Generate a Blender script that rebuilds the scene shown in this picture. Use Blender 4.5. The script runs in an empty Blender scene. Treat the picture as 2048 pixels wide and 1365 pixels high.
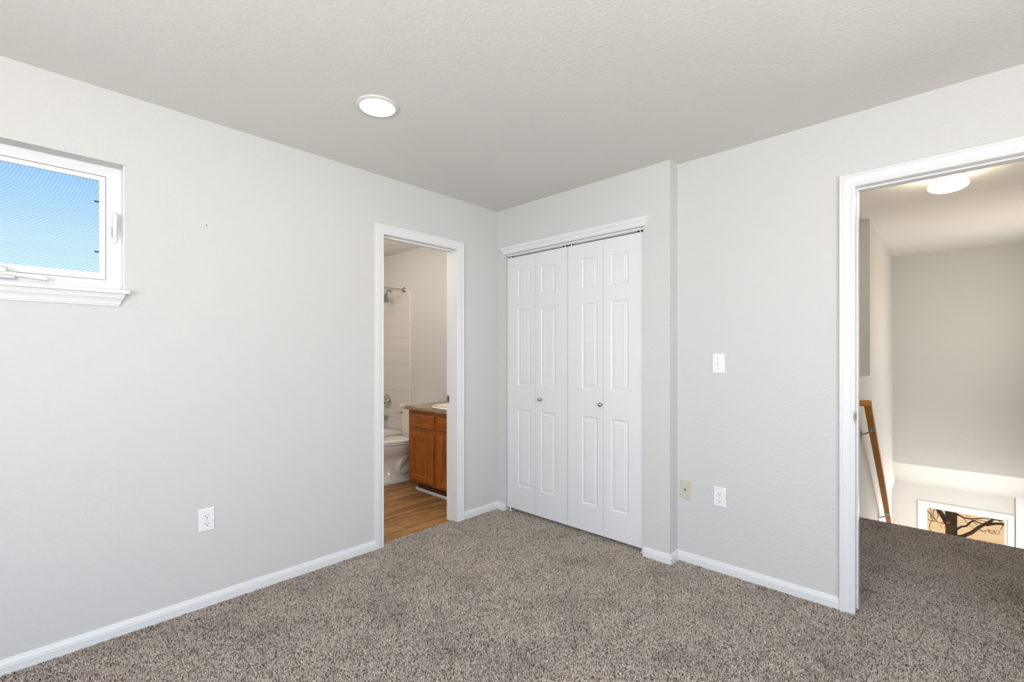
import bpy, bmesh, math, random
import numpy as np
from mathutils import Vector, Matrix, Euler
random.seed(7)
C = bpy.context.scene.collection
SC = bpy.context.scene
PI = math.pi

# ------------------------------------------------------------ camera
cam_d = bpy.data.cameras.new('camera')
cam = bpy.data.objects.new('camera', cam_d)
C.objects.link(cam)
cam.location = (2.717, -2.681, 1.26)
cam.rotation_euler = (PI / 2, 0, math.radians(43.545))
cam_d.sensor_fit = 'HORIZONTAL'
cam_d.sensor_width = 36.0
cam_d.lens = 926.5 / 2048 * 36.0
cam_d.shift_y = (710.9 - 682.5) / 2048
cam_d.clip_start = 0.02
SC.camera = cam

# ------------------------------------------------------------ colour, world, lights
SC.view_settings.view_transform = 'Standard'
SC.view_settings.look = 'None'
SC.view_settings.gamma = 1.0
SC.view_settings.use_curve_mapping = False
SC.view_settings.exposure = 0.0

W = bpy.data.worlds.new('sky')
SC.world = W
W.use_nodes = True
wn = W.node_tree
wn.nodes.clear()
w_out = wn.nodes.new('ShaderNodeOutputWorld')
w_bg = wn.nodes.new('ShaderNodeBackground')
w_tc = wn.nodes.new('ShaderNodeTexCoord')
w_sep = wn.nodes.new('ShaderNodeSeparateXYZ')
w_ramp = wn.nodes.new('ShaderNodeValToRGB')
wn.links.new(w_tc.outputs['Generated'], w_sep.inputs[0])
wn.links.new(w_sep.outputs['Z'], w_ramp.inputs[0])
wn.links.new(w_ramp.outputs[0], w_bg.inputs[0])
wn.links.new(w_bg.outputs[0], w_out.inputs[0])
r = w_ramp.color_ramp
r.elements[0].position = 0.0
r.elements[0].color = (0.80, 1.05, 1.1, 1)
r.elements[1].position = 1.0
r.elements[1].color = (0.06, 0.20, 0.62, 1)
e = r.elements.new(0.13); e.color = (0.74, 1.02, 1.12, 1)
e = r.elements.new(0.30); e.color = (0.36, 0.66, 1.08, 1)
w_bg.inputs[1].default_value = 1.0


def light(name, kind, loc, energy, color=(1, 1, 1), rot=(0, 0, 0), size=None, size_y=None, spread=None):
    d = bpy.data.lights.new(name, kind)
    d.energy = energy
    d.color = color
    if kind == 'AREA':
        d.shape = 'RECTANGLE'
        d.size = size
        d.size_y = size_y or size
        if spread:
            d.spread = spread
    elif size is not None and kind != 'SUN':
        d.shadow_soft_size = size
    o = bpy.data.objects.new(name, d)
    o.location = loc
    o.rotation_euler = rot
    C.objects.link(o)
    return o


sun = light('sun', 'SUN', (0, 0, 10), 5.6, (1.0, 0.93, 0.82))
sun.data.angle = 0.01
sun.rotation_euler = Vector((0.02, -0.70, -0.75)).to_track_quat('-Z', 'Y').to_euler()
# daylight entering by the bedroom's own windows (in the wall behind the photographer and in the wall beside him)
SKYC, UPFILLC = (0.54, 0.735, 1.0), (1.0, 0.85, 0.68)
light('daylight_back_window', 'AREA', (2.65, -4.33, 1.42), 50, SKYC, (PI / 2 - 0.30, 0, 0), 2.4, 1.35)
light('daylight_side_window', 'AREA', (4.33, -2.6, 1.42), 37, SKYC, (PI / 2 - 0.30, 0, PI / 2), 2.4, 1.35)
# warm fill added at the same windows, tilted up to brighten the ceiling
light('up_fill_back_window', 'AREA', (2.65, -4.32, 1.30), 61, UPFILLC, (PI / 2 + 0.85, 0, 0), 2.4, 1.1)
light('up_fill_side_window', 'AREA', (4.32, -2.6, 1.30), 55, UPFILLC, (PI / 2 + 0.85, 0, PI / 2), 2.4, 1.1)
# stairwell: daylight of the entry window, and fill at two added, unseen side openings
light('daylight_entry_window', 'AREA', (2.82, 4.80, -1.30), 22, (1.0, 0.95, 0.88), (-PI / 2, 0, 0), 0.62, 1.3)
light('stair_fill', 'AREA', (3.545, 3.2, 1.45), 12, (1.0, 0.85, 0.67), (PI / 2 + 0.28, 0, PI / 2), 1.3, 1.1)
light('bathroom_fill', 'POINT', (-1.55, -1.15, 2.2), 18, (1.0, 0.93, 0.83), size=0.14)  # unseen fill added to brighten the bathroom, belongs to no fixture
light('vanity_lamp', 'POINT', (-0.36, 0.12, 2.0), 9, (1.0, 0.92, 0.80), size=0.10)
light('stair_low_fill', 'AREA', (3.545, 3.75, -1.0), 30, (1.0, 0.96, 0.90), (PI / 2, 0, PI / 2), 0.9, 0.9)  # unseen fill added to brighten the entry walls



# ------------------------------------------------------------ materials
def new_mat(name):
    m = bpy.data.materials.new(name)
    m.use_nodes = True
    nt = m.node_tree
    b = nt.nodes['Principled BSDF']
    return m, nt, b


def flat(name, col, rough=0.5, metal=0.0, spec=0.5, coat=0.0):
    m, nt, b = new_mat(name)
    b.inputs['Base Color'].default_value = (*col, 1)
    b.inputs['Roughness'].default_value = rough
    b.inputs['Metallic'].default_value = metal
    b.inputs['Specular IOR Level'].default_value = spec
    b.inputs['Coat Weight'].default_value = coat
    return m


def N(nt, t, **kw):
    n = nt.nodes.new(t)
    for k, v in kw.items():
        setattr(n, k, v)
    return n


def objco(nt, scale=(1, 1, 1), rot=(0, 0, 0), geo=True):
    """world position of the surface, scaled"""
    mp = N(nt, 'ShaderNodeMapping')
    g = N(nt, 'ShaderNodeNewGeometry')
    nt.links.new(g.outputs['Position'], mp.inputs[0])
    mp.inputs['Scale'].default_value = scale
    mp.inputs['Rotation'].default_value = rot
    return mp.outputs[0]


def ramp(nt, fac, stops):
    n = N(nt, 'ShaderNodeValToRGB')
    cr = n.color_ramp
    cr.elements[0].position, cr.elements[0].color = stops[0][0], (*stops[0][1], 1)
    cr.elements[1].position, cr.elements[1].color = stops[-1][0], (*stops[-1][1], 1)
    for p, c in stops[1:-1]:
        e = cr.elements.new(p)
        e.color = (*c, 1)
    nt.links.new(fac, n.inputs[0])
    return n.outputs[0]


def mixc(nt, a, b, fac, mode='MIX'):
    n = N(nt, 'ShaderNodeMix', data_type='RGBA', blend_type=mode)
    for s, v in ((n.inputs[6], a), (n.inputs[7], b), (n.inputs[0], fac)):
        if hasattr(v, 'links') or hasattr(v, 'is_output'):
            nt.links.new(v, s)
        elif isinstance(v, (int, float)):
            s.default_value = v
        else:
            s.default_value = (*v, 1)
    return n.outputs[2]


def bump(nt, b, h, strength=0.2, dist=0.002):
    n = N(nt, 'ShaderNodeBump')
    n.inputs['Strength'].default_value = strength
    n.inputs['Distance'].default_value = dist
    nt.links.new(h, n.inputs['Height'])
    nt.links.new(n.outputs[0], b.inputs['Normal'])


def noise(nt, co, scale, detail=3, rough=0.5, dist=0.0):
    n = N(nt, 'ShaderNodeTexNoise')
    n.inputs['Scale'].default_value = scale
    n.inputs['Detail'].default_value = detail
    n.inputs['Roughness'].default_value = rough
    n.inputs['Distortion'].default_value = dist
    nt.links.new(co, n.inputs['Vector'])
    return n.outputs[0]


def paint(name, col, rough=0.75, peel=0.25, scale=140):
    m, nt, b = new_mat(name)
    b.inputs['Base Color'].default_value = (*col, 1)
    b.inputs['Roughness'].default_value = rough
    b.inputs['Specular IOR Level'].default_value = 0.3
    co = objco(nt)
    h = noise(nt, co, scale, 3, 0.55)
    bump(nt, b, h, peel, 0.004)
    return m


WALL = paint('wall_paint', (0.648, 0.638, 0.618), 0.75, 0.45, 80)
CEIL = paint('ceiling_paint', (0.745, 0.725, 0.695), 0.85, 0.35, 80)
TRIM = flat('trim_white', (0.79, 0.79, 0.785), 0.35)
DOORW = flat('door_white', (0.785, 0.785, 0.785), 0.35)
PLATE = flat('plate_white', (0.88, 0.88, 0.88), 0.3)
IVORY = flat('plate_ivory', (0.62, 0.58, 0.46), 0.4)
DARK = flat('slot_dark', (0.02, 0.02, 0.02), 0.6)
BLACK = flat('black_plastic', (0.012, 0.014, 0.02), 0.5)
NICKEL = flat('brushed_nickel', (0.46, 0.43, 0.39), 0.28, 1.0)
CHROME = flat('chrome', (0.62, 0.59, 0.54), 0.12, 1.0)
STEEL = flat('dull_steel', (0.30, 0.28, 0.26), 0.45, 1.0)
BRASS = flat('antique_brass', (0.42, 0.36, 0.24), 0.35, 1.0)
PORC = flat('porcelain', (0.80, 0.77, 0.71), 0.12, 0, 0.5, 0.3)
BISQUE = flat('sink_bisque', (0.86, 0.80, 0.70), 0.12, 0, 0.5, 0.3)
TUBW = flat('tub_white', (0.76, 0.73, 0.68), 0.18)
SCREW = flat('screw_grey', (0.55, 0.55, 0.55), 0.4, 0.6)
FIXB = flat('fixture_cream', (0.46, 0.37, 0.27), 0.4)
VINYL = flat('vinyl_white', (0.79, 0.79, 0.79), 0.4)


def emit(name, col, strength):
    m, nt, b = new_mat(name)
    b.inputs['Base Color'].default_value = (0.9, 0.88, 0.84, 1)
    b.inputs['Emission Color'].default_value = (*col, 1)
    b.inputs['Emission Strength'].default_value = strength
    return m


LENS = emit('lamp_lens', (1.0, 0.85, 0.65), 16.0)
DOME = emit('lamp_dome', (1.0, 0.88, 0.70), 36.0)
BULB = emit('bath_lamp', (1.0, 0.90, 0.76), 11.0)


def carpet():
    m, nt, b = new_mat('carpet_pile')
    co = objco(nt)
    w = noise(nt, co, 60, 2)
    wv = N(nt, 'ShaderNodeVectorMath', operation='MULTIPLY_ADD')
    nt.links.new(w, wv.inputs[0])
    wv.inputs[1].default_value = (0.012, 0.012, 0.0)
    nt.links.new(co, wv.inputs[2])
    v = N(nt, 'ShaderNodeTexVoronoi')
    v.inputs['Scale'].default_value = 225
    v.inputs['Randomness'].default_value = 1.0
    nt.links.new(wv.outputs[0], v.inputs['Vector'])
    sep = N(nt, 'ShaderNodeSeparateColor')
    nt.links.new(v.outputs['Color'], sep.inputs[0])
    tuft = ramp(nt, sep.outputs[0], [(0.0, (0.06, 0.045, 0.036)), (0.16, (0.15, 0.118, 0.095)), (0.30, (0.44, 0.362, 0.30)), (0.75, (0.57, 0.48, 0.405)), (1.0, (0.72, 0.62, 0.535))])
    # shade in the gaps between the tufts, put into the colour
    gap = ramp(nt, v.outputs['Distance'], [(0.30, (1.06, 1.06, 1.06)), (0.72, (0.22, 0.20, 0.19))])
    c = mixc(nt, tuft, gap, 0.8, 'MULTIPLY')
    fine = noise(nt, co, 620, 2)
    c = mixc(nt, c, ramp(nt, fine, [(0.3, (0.72, 0.70, 0.68)), (0.7, (1.18, 1.18, 1.18))]), 0.7, 'MULTIPLY')
    wear = noise(nt, co, 3.2, 4, 0.6)
    c = mixc(nt, c, ramp(nt, wear, [(0.32, (0.80, 0.79, 0.78)), (0.5, (1.0, 1.0, 1.0)), (0.72, (1.10, 1.09, 1.08))]), 0.8, 'MULTIPLY')
    wear2 = noise(nt, co, 11, 3, 0.6)
    c = mixc(nt, c, ramp(nt, wear2, [(0.30, (0.78, 0.76, 0.75)), (0.46, (1.0, 1.0, 1.0))]), 0.6, 'MULTIPLY')
    nt.links.new(c, b.inputs['Base Color'])
    b.inputs['Roughness'].default_value = 1.0
    b.inputs['Specular IOR Level'].default_value = 0.05
    b.inputs['Sheen Weight'].default_value = 0.15
    inv = N(nt, 'ShaderNodeMath', operation='SUBTRACT')
    inv.inputs[0].default_value = 1.0
    nt.links.new(v.outputs['Distance'], inv.inputs[1])
    bump(nt, b, inv.outputs[0], 0.8, 0.006)
    return m


CARPET = carpet()


def wood(name, stops, axis='X', scale=1.0, grain=1.0, rough=0.45, coat=0.04):
    m, nt, b = new_mat(name)
    s = [14 * scale, 14 * scale, 14 * scale]
    s['XYZ'.index(axis)] = 1.3 * scale
    co = objco(nt, tuple(s))
    n1 = noise(nt, co, 2.2, 5, 0.6, 0.8)
    s2 = [90 * scale] * 3
    s2['XYZ'.index(axis)] = 3.0 * scale
    co2 = objco(nt, tuple(s2))
    n2 = noise(nt, co2, 1.6, 3, 0.6, 0.2)
    c = ramp(nt, n1, stops)
    c = mixc(nt, c, ramp(nt, n2, [(0.35, (0.62, 0.55, 0.50)), (0.6, (1.08, 1.06, 1.04))]), 0.55 * grain, 'MULTIPLY')
    nt.links.new(c, b.inputs['Base Color'])
    b.inputs['Roughness'].default_value = rough
    b.inputs['Coat Weight'].default_value = coat
    b.inputs['Coat Roughness'].default_value = 0.25
    bump(nt, b, n2, 0.12, 0.001)
    return m


OAK = [(0.25, (0.25, 0.058, 0.004)), (0.5, (0.37, 0.10, 0.008)), (0.75, (0.50, 0.155, 0.014))]
CABV = wood('cabinet_oak_vertical', OAK, 'Z')
CABH = wood('cabinet_oak_horizontal', OAK, 'X')
KICK = flat('toe_kick_brown', (0.10, 0.03, 0.008), 0.5)
RAIL = wood('handrail_oak', [(0.25, (0.40, 0.14, 0.010)), (0.5, (0.50, 0.19, 0.014)), (0.75, (0.58, 0.235, 0.020))], 'Y', 1.0, 0.6)


def lvp():
    m, nt, b = new_mat('vinyl_planks')
    co = objco(nt, (1, 1, 1), (0, 0, PI / 2))
    br = N(nt, 'ShaderNodeTexBrick')
    br.offset = 0.37
    br.inputs['Scale'].default_value = 1.0
    br.inputs['Mortar Size'].default_value = 0.0012
    br.inputs['Brick Width'].default_value = 1.2
    br.inputs['Row Height'].default_value = 0.17
    br.inputs['Color1'].default_value = (0.0, 0.0, 0.0, 1)
    br.inputs['Color2'].default_value = (1.0, 1.0, 1.0, 1)
    br.inputs['Mortar'].default_value = (0.5, 0.5, 0.5, 1)
    nt.links.new(co, br.inputs['Vector'])
    g = objco(nt, (10, 1.3, 1))
    off = N(nt, 'ShaderNodeVectorMath', operation='MULTIPLY_ADD')
    nt.links.new(br.outputs['Color'], off.inputs[0])
    off.inputs[1].default_value = (5, 9, 3)
    nt.links.new(g, off.inputs[2])
    n1 = noise(nt, off.outputs[0], 1.1, 6, 0.62, 1.4)
    c = ramp(nt, n1, [(0.26, (0.13, 0.058, 0.020)), (0.42, (0.255, 0.122, 0.042)), (0.55, (0.40, 0.205, 0.072)), (0.75, (0.54, 0.31, 0.125))])
    c = mixc(nt, c, ramp(nt, br.outputs['Fac'], [(0.0, (1, 1, 1)), (1.0, (0.35, 0.3, 0.27))]), 1.0, 'MULTIPLY')
    nt.links.new(c, b.inputs['Base Color'])
    b.inputs['Roughness'].default_value = 0.5
    bump(nt, b, n1, 0.08, 0.001)
    return m


LVP = lvp()


def laminate():
    m, nt, b = new_mat('counter_laminate')
    co = objco(nt)
    n1 = noise(nt, co, 22, 5, 0.65, 0.6)
    n2 = noise(nt, co, 160, 3, 0.6)
    c = ramp(nt, n1, [(0.3, (0.20, 0.145, 0.10)), (0.5, (0.36, 0.265, 0.18)), (0.7, (0.48, 0.365, 0.255))])
    c = mixc(nt, c, ramp(nt, n2, [(0.3, (0.75, 0.72, 0.70)), (0.65, (1.12, 1.12, 1.12))]), 0.6, 'MULTIPLY')
    nt.links.new(c, b.inputs['Base Color'])
    b.inputs['Roughness'].default_value = 0.35
    return m


LAM = laminate()


def tile():
    m, nt, b = new_mat('shower_tile')
    co = objco(nt)
    sep = N(nt, 'ShaderNodeSeparateXYZ')
    nt.links.new(co, sep.inputs[0])

    def lines(axis, period, off, width):
        a = N(nt, 'ShaderNodeMath', operation='ADD')
        nt.links.new(sep.outputs[axis], a.inputs[0])
        a.inputs[1].default_value = off
        mo = N(nt, 'ShaderNodeMath', operation='FLOORED_MODULO')
        nt.links.new(a.outputs[0], mo.inputs[0])
        mo.inputs[1].default_value = period
        lt = N(nt, 'ShaderNodeMath', operation='LESS_THAN')
        nt.links.new(mo.outputs[0], lt.inputs[0])
        lt.inputs[1].default_value = width
        return lt.outputs[0]
    hz = lines('Z', 0.1545, 10 * 0.1545 - 0.691, 0.0035)
    vx = lines('X', 0.204, 10 * 0.204 - 0.03, 0.003)
    vy = lines('Y', 0.204, 10 * 0.204 - 0.07, 0.003)
    c = mixc(nt, (0.70, 0.67, 0.64), (0.46, 0.43, 0.41), hz)
    mv = N(nt, 'ShaderNodeMath', operation='MAXIMUM')
    nt.links.new(vx, mv.inputs[0])
    nt.links.new(vy, mv.inputs[1])
    mh = N(nt, 'ShaderNodeMath', operation='MULTIPLY')
    nt.links.new(mv.outputs[0], mh.inputs[0])
    mh.inputs[1].default_value = 0.12
    c = mixc(nt, c, (0.46, 0.43, 0.41), mh.outputs[0])
    nt.links.new(c, b.inputs['Base Color'])
    b.inputs['Roughness'].default_value = 0.22
    return m


TILE = tile()


def glass():
    m, nt, b = new_mat('window_glass')
    nt.nodes.remove(b)
    out = nt.nodes['Material Output']
    tr = N(nt, 'ShaderNodeBsdfTransparent')
    gl = N(nt, 'ShaderNodeBsdfGlossy')
    gl.inputs['Roughness'].default_value = 0.02
    mx = N(nt, 'ShaderNodeMixShader')
    lw = N(nt, 'ShaderNodeFresnel')
    lw.inputs['IOR'].default_value = 1.3
    nt.links.new(lw.outputs[0], mx.inputs[0])
    nt.links.new(tr.outputs[0], mx.inputs[1])
    nt.links.new(gl.outputs[0], mx.inputs[2])
    nt.links.new(mx.outputs[0], out.inputs[0])
    return m


GLASS = glass()


def screen():
    """insect screen: plain sheet with curved moire bands put into its tint"""
    m, nt, b = new_mat('insect_screen')
    nt.nodes.remove(b)
    out = nt.nodes['Material Output']
    co = objco(nt)
    sep = N(nt, 'ShaderNodeSeparateXYZ')
    nt.links.new(co, sep.inputs[0])

    def M(op, a, b_):
        n = N(nt, 'ShaderNodeMath', operation=op)
        for s, v in ((n.inputs[0], a), (n.inputs[1], b_)):
            if isinstance(v, (int, float)):
                s.default_value = v
            else:
                nt.links.new(v, s)
        return n.outputs[0]
    # distance from a far off centre above the sash, slightly squeezed: arcs that steepen to the right
    dy = M('ADD', sep.outputs['Y'], 2.96)
    dz = M('SUBTRACT', sep.outputs['Z'], 2.11)
    rr = M('SQRT', M('ADD', M('MULTIPLY', M('MULTIPLY', dy, dy), 0.8), M('MULTIPLY', M('MULTIPLY', dz, dz), 1.1)), 0.0)
    wob = M('MULTIPLY', noise(nt, co, 9, 1), 0.006)
    s = M('SINE', M('MULTIPLY', M('ADD', rr, wob), 2 * PI / 0.0098), 0.0)
    f = M('ADD', M('MULTIPLY', s, 0.5), 0.5)
    col = ramp(nt, f, [(0.0, (0.70, 0.78, 0.95)), (1.0, (1.0, 1.0, 1.0))])  # lighter and darker moire bands painted into the see-through tint
    tr = N(nt, 'ShaderNodeBsdfTransparent')
    nt.links.new(col, tr.inputs[0])
    df = N(nt, 'ShaderNodeBsdfDiffuse')
    df.inputs[0].default_value = (0.5, 0.5, 0.52, 1)
    mx = N(nt, 'ShaderNodeMixShader')
    fac = M('MULTIPLY', f, 0.06)
    nt.links.new(fac, mx.inputs[0])
    nt.links.new(tr.outputs[0], mx.inputs[1])
    nt.links.new(df.outputs[0], mx.inputs[2])
    nt.links.new(mx.outputs[0], out.inputs[0])
    return m


SCREEN = screen()


def mottled(name, a, b_, scale, rough=0.95):
    m, nt, b = new_mat(name)
    co = objco(nt)
    n1 = noise(nt, co, scale, 6, 0.65)
    c = ramp(nt, n1, [(0.3, a), (0.7, b_)])
    nt.links.new(c, b.inputs['Base Color'])
    b.inputs['Roughness'].default_value = rough
    b.inputs['Specular IOR Level'].default_value = 0.1
    return m


DRYGRASS = mottled('dry_grass', (0.52, 0.32, 0.14), (0.64, 0.41, 0.20), 1.4)
BARK = mottled('bark', (0.050, 0.030, 0.016), (0.10, 0.064, 0.036), 9)
YELLOW = flat('leaf_yellow', (0.90, 0.52, 0.005), 0.6)
RUST = flat('leaf_rust', (0.42, 0.11, 0.02), 0.6)


# ------------------------------------------------------------ mesh building
class MB:
    def __init__(self):
        self.v, self.f = [], []

    def quad(self, *p):
        n = len(self.v)
        self.v += [tuple(q) for q in p]
        self.f.append(tuple(range(n, n + len(p))))
        return self

    def box(self, x0, x1, y0, y1, z0, z1):
        n = len(self.v)
        self.v += [(x, y, z) for x in (x0, x1) for y in (y0, y1) for z in (z0, z1)]
        for a in ((0, 1, 3, 2), (4, 6, 7, 5), (0, 4, 5, 1), (2, 3, 7, 6), (0, 2, 6, 4), (1, 5, 7, 3)):
            self.f.append(tuple(n + i for i in a))
        return self

    def loft(self, rings, closed=True, caps=True):
        n = len(self.v)
        k = len(rings[0])
        for rg in rings:
            self.v += [tuple(p) for p in rg]
        for i in range(len(rings) - 1):
            for j in range(k if closed else k - 1):
                a, b = n + i * k + j, n + i * k + (j + 1) % k
                self.f.append((a, b, b + k, a + k))
        if caps and closed:
            self.f.append(tuple(n + j for j in reversed(range(k))))
            m = n + (len(rings) - 1) * k
            self.f.append(tuple(m + j for j in range(k)))
        return self

    def lathe(self, prof, c=(0, 0, 0), axis='Z', seg=48, caps=True):
        rings = []
        for rad, h in prof:
            rg = []
            for i in range(seg):
                a = 2 * PI * i / seg
                p, q = rad * math.cos(a), rad * math.sin(a)
                d = {'Z': (p, q, h), 'Y': (p, h, q), 'X': (h, p, q)}[axis]
                rg.append((c[0] + d[0], c[1] + d[1], c[2] + d[2]))
            rings.append(rg)
        return self.loft(rings, True, caps)

    def tube(self, pts, rad, seg=10):
        pts = [Vector(p) for p in pts]
        rads = rad if isinstance(rad, (list, tuple)) else [rad] * len(pts)
        rings, prev = [], None
        for i, p in enumerate(pts):
            t = (pts[min(i + 1, len(pts) - 1)] - pts[max(i - 1, 0)]).normalized()
            if prev is None:
                ref = Vector((0, 0, 1)) if abs(t.z) < 0.9 else Vector((1, 0, 0))
                u = t.cross(ref).normalized()
            else:
                u = (prev - t * prev.dot(t)).normalized()
            prev = u
            w = t.cross(u)
            rings.append([p + (u * math.cos(2 * PI * k / seg) + w * math.sin(2 * PI * k / seg)) * rads[i] for k in range(seg)])
        return self.loft(rings)


WL = {}


def build(name, mb, mat, parent=None, label=None, cat=None, group=None, kind=None, smooth=None, bevel=0.0, loc=None):
    me = bpy.data.meshes.new(name)
    if parent is not None:
        o_loc = Vector(loc) if loc else WL[parent.name].copy()
    else:
        if loc:
            o_loc = Vector(loc)
        else:
            xs, ys, zs = zip(*mb.v)
            o_loc = Vector(((min(xs) + max(xs)) / 2, (min(ys) + max(ys)) / 2, min(zs)))
    me.from_pydata([tuple(Vector(p) - o_loc) for p in mb.v], [], mb.f)
    bm = bmesh.new()
    bm.from_mesh(me)
    bmesh.ops.recalc_face_normals(bm, faces=bm.faces)
    bm.to_mesh(me)
    bm.free()
    if smooth:
        me.shade_smooth()
        me.set_sharp_from_angle(angle=math.radians(smooth))
    if mat:
        me.materials.append(mat)
    o = bpy.data.objects.new(name, me)
    C.objects.link(o)
    if parent is not None:
        o.parent = parent
        o.location = o_loc - WL[parent.name]
    else:
        o.location = o_loc
    WL[o.name] = o_loc.copy()
    if bevel:
        bv = o.modifiers.new('edge', 'BEVEL')
        bv.width = bevel
        bv.segments = 2
        bv.limit_method = 'ANGLE'
        bv.angle_limit = math.radians(40)
    props(o, label, cat, group, kind)
    return o


def props(o, label=None, cat=None, group=None, kind=None):
    for k, v in (('label', label), ('category', cat), ('group', group), ('kind', kind)):
        if v:
            o[k] = v


def thing(name, loc, label, cat, group=None, kind=None):
    o = bpy.data.objects.new(name, None)
    o.location = loc
    o.empty_display_size = 0.1
    C.objects.link(o)
    WL[o.name] = Vector(loc)
    props(o, label, cat, group, kind)
    return o


def struct(name, mb, mat, label=None, cat=None, **kw):
    return build(name, mb, mat, label=label, cat=cat, kind='structure', **kw)


def slab(to3, s0, s1, t0, t1, thk, holes=()):
    """a wall plate with rectangular holes: face at depth 0, back at depth thk; to3(s, t, d)"""
    mb = MB()
    S = sorted({s0, s1, *[h[0] for h in holes], *[h[1] for h in holes]})
    T = sorted({t0, t1, *[h[2] for h in holes], *[h[3] for h in holes]})
    S = [s for s in S if s0 <= s <= s1]
    T = [t for t in T if t0 <= t <= t1]

    def solid(i, j):
        if not (0 <= i < len(S) - 1 and 0 <= j < len(T) - 1):
            return False
        s, t = (S[i] + S[i + 1]) / 2, (T[j] + T[j + 1]) / 2
        return not any(h[0] < s < h[1] and h[2] < t < h[3] for h in holes)
    ids = {}

    def vid(i, j, k):
        if (i, j, k) not in ids:
            ids[(i, j, k)] = len(mb.v)
            mb.v.append(tuple(to3(S[i], T[j], thk if k else 0.0)))
        return ids[(i, j, k)]
    for i in range(len(S) - 1):
        for j in range(len(T) - 1):
            if not solid(i, j):
                continue
            for k in (0, 1):
                mb.f.append((vid(i, j, k), vid(i + 1, j, k), vid(i + 1, j + 1, k), vid(i, j + 1, k)))
            if not solid(i - 1, j):
                mb.f.append((vid(i, j, 0), vid(i, j + 1, 0), vid(i, j + 1, 1), vid(i, j, 1)))
            if not solid(i + 1, j):
                mb.f.append((vid(i + 1, j, 0), vid(i + 1, j + 1, 0), vid(i + 1, j + 1, 1), vid(i + 1, j, 1)))
            if not solid(i, j - 1):
                mb.f.append((vid(i, j, 0), vid(i + 1, j, 0), vid(i + 1, j, 1), vid(i, j, 1)))
            if not solid(i, j + 1):
                mb.f.append((vid(i, j + 1, 0), vid(i + 1, j + 1, 0), vid(i + 1, j + 1, 1), vid(i, j + 1, 1)))
    return mb


H = 2.44
BW = 0.115                                   # partition thickness
XJ, YR = 1.483, 0.104                        # closet corner, set-back of the hall wall
D1 = (-1.0525, -0.4315, 2.0575)                 # bathroom doorway: y from, y to, head height (clear)
D2 = (2.3750, 3.140, 2.0800)                   # hall doorway: x from, x to, head
CL = (0.096, 1.308, 2.080)                   # closet opening
WIN = (-3.28, -2.369, 1.548, 2.120)          # high window: y from, y to, sill, head

left = lambda s, t, d: (-d, s, t)            # s = y, faces +x
back = lambda s, t, d: (s, d, t)             # s = x, faces -y
hallw = lambda s, t, d: (s, YR + d, t)

struct('wall_left', slab(left, -4.3, 0.415, 0, H, BW, [(D1[0] - .018, D1[1] + .018, -1, D1[2] + .018), WIN]), WALL,
       'off-white bedroom wall with the high window and the bathroom doorway', 'wall')
struct('wall_back', slab(back, 0, XJ, 0, H, 0.12, [(CL[0], CL[1], -1, CL[2])]), WALL,
       'narrow off-white wall around the folding closet doors', 'wall')
struct('wall_right', slab(hallw, XJ, 4.3, 0, H, BW, [(D2[0] - .018, D2[1] + .018, -1, D2[2] + .018)]), WALL,
       'off-white wall with the light switch and the hall doorway', 'wall')
struct('wall_behind', slab(lambda s, t, d: (s, -4.3 - d, t), -0.115, 4.415, 0, H, BW, [(1.45, 3.85, 0.72, 2.12)]), WALL)
struct('wall_side', slab(lambda s, t, d: (4.3 + d, s, t), -4.3, 0.219, 0, H, BW, [(-3.8, -1.4, 0.72, 2.12)]), WALL)
# frames of the two bedroom windows that the photographer stands beside
struct('trim_1', slab(lambda s, t, d: (s, -4.36 - d, t), 1.45, 3.85, 0.72, 2.12, 0.04, [(1.50, 2.62, 0.77, 2.07), (2.68, 3.80, 0.77, 2.07)]), VINYL)
struct('trim_2', slab(lambda s, t, d: (4.36 + d, s, t), -3.8, -1.4, 0.72, 2.12, 0.04, [(-3.75, -2.63, 0.77, 2.07), (-2.57, -1.45, 0.77, 2.07)]), VINYL)

struct('ceiling', MB().box(-BW, 4.415, -4.415, 5.1, H, H + 0.1).box(-2.6, -BW, -1.815, 0.415, H, H + 0.1), CEIL, 'smooth off-white ceiling over the bedroom and the hall', 'ceiling')
FZ = -0.007                                  # carpet backing, the pile stands on it
fl = MB()
fl.box(0.0, 4.3, -4.3, YR, -0.25, FZ)
fl.box(-0.045, 0.0, D1[0], D1[1], -0.25, FZ)
fl.box(0.0, XJ, YR, 0.80, -0.25, FZ)
fl.box(XJ + 0.03, 2.2, YR, YR + 0.01, -0.25, FZ)
fl.box(2.2, 3.55, YR, 1.775, -0.25, FZ)
struct('floor', fl, CARPET, 'speckled brown and beige carpet of the bedroom and the hall', 'carpet')
nose = MB()
nose.loft([[(x, 1.775, -0.05), (x, 1.775, FZ), (x, 1.785, -0.0075), (x, 1.795, -0.010), (x, 1.800, -0.015), (x, 1.800, -0.032), (x, 1.792, -0.044)] for x in (2.2, 3.55)])
struct('floor_edge', nose, CARPET, smooth=50)

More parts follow.
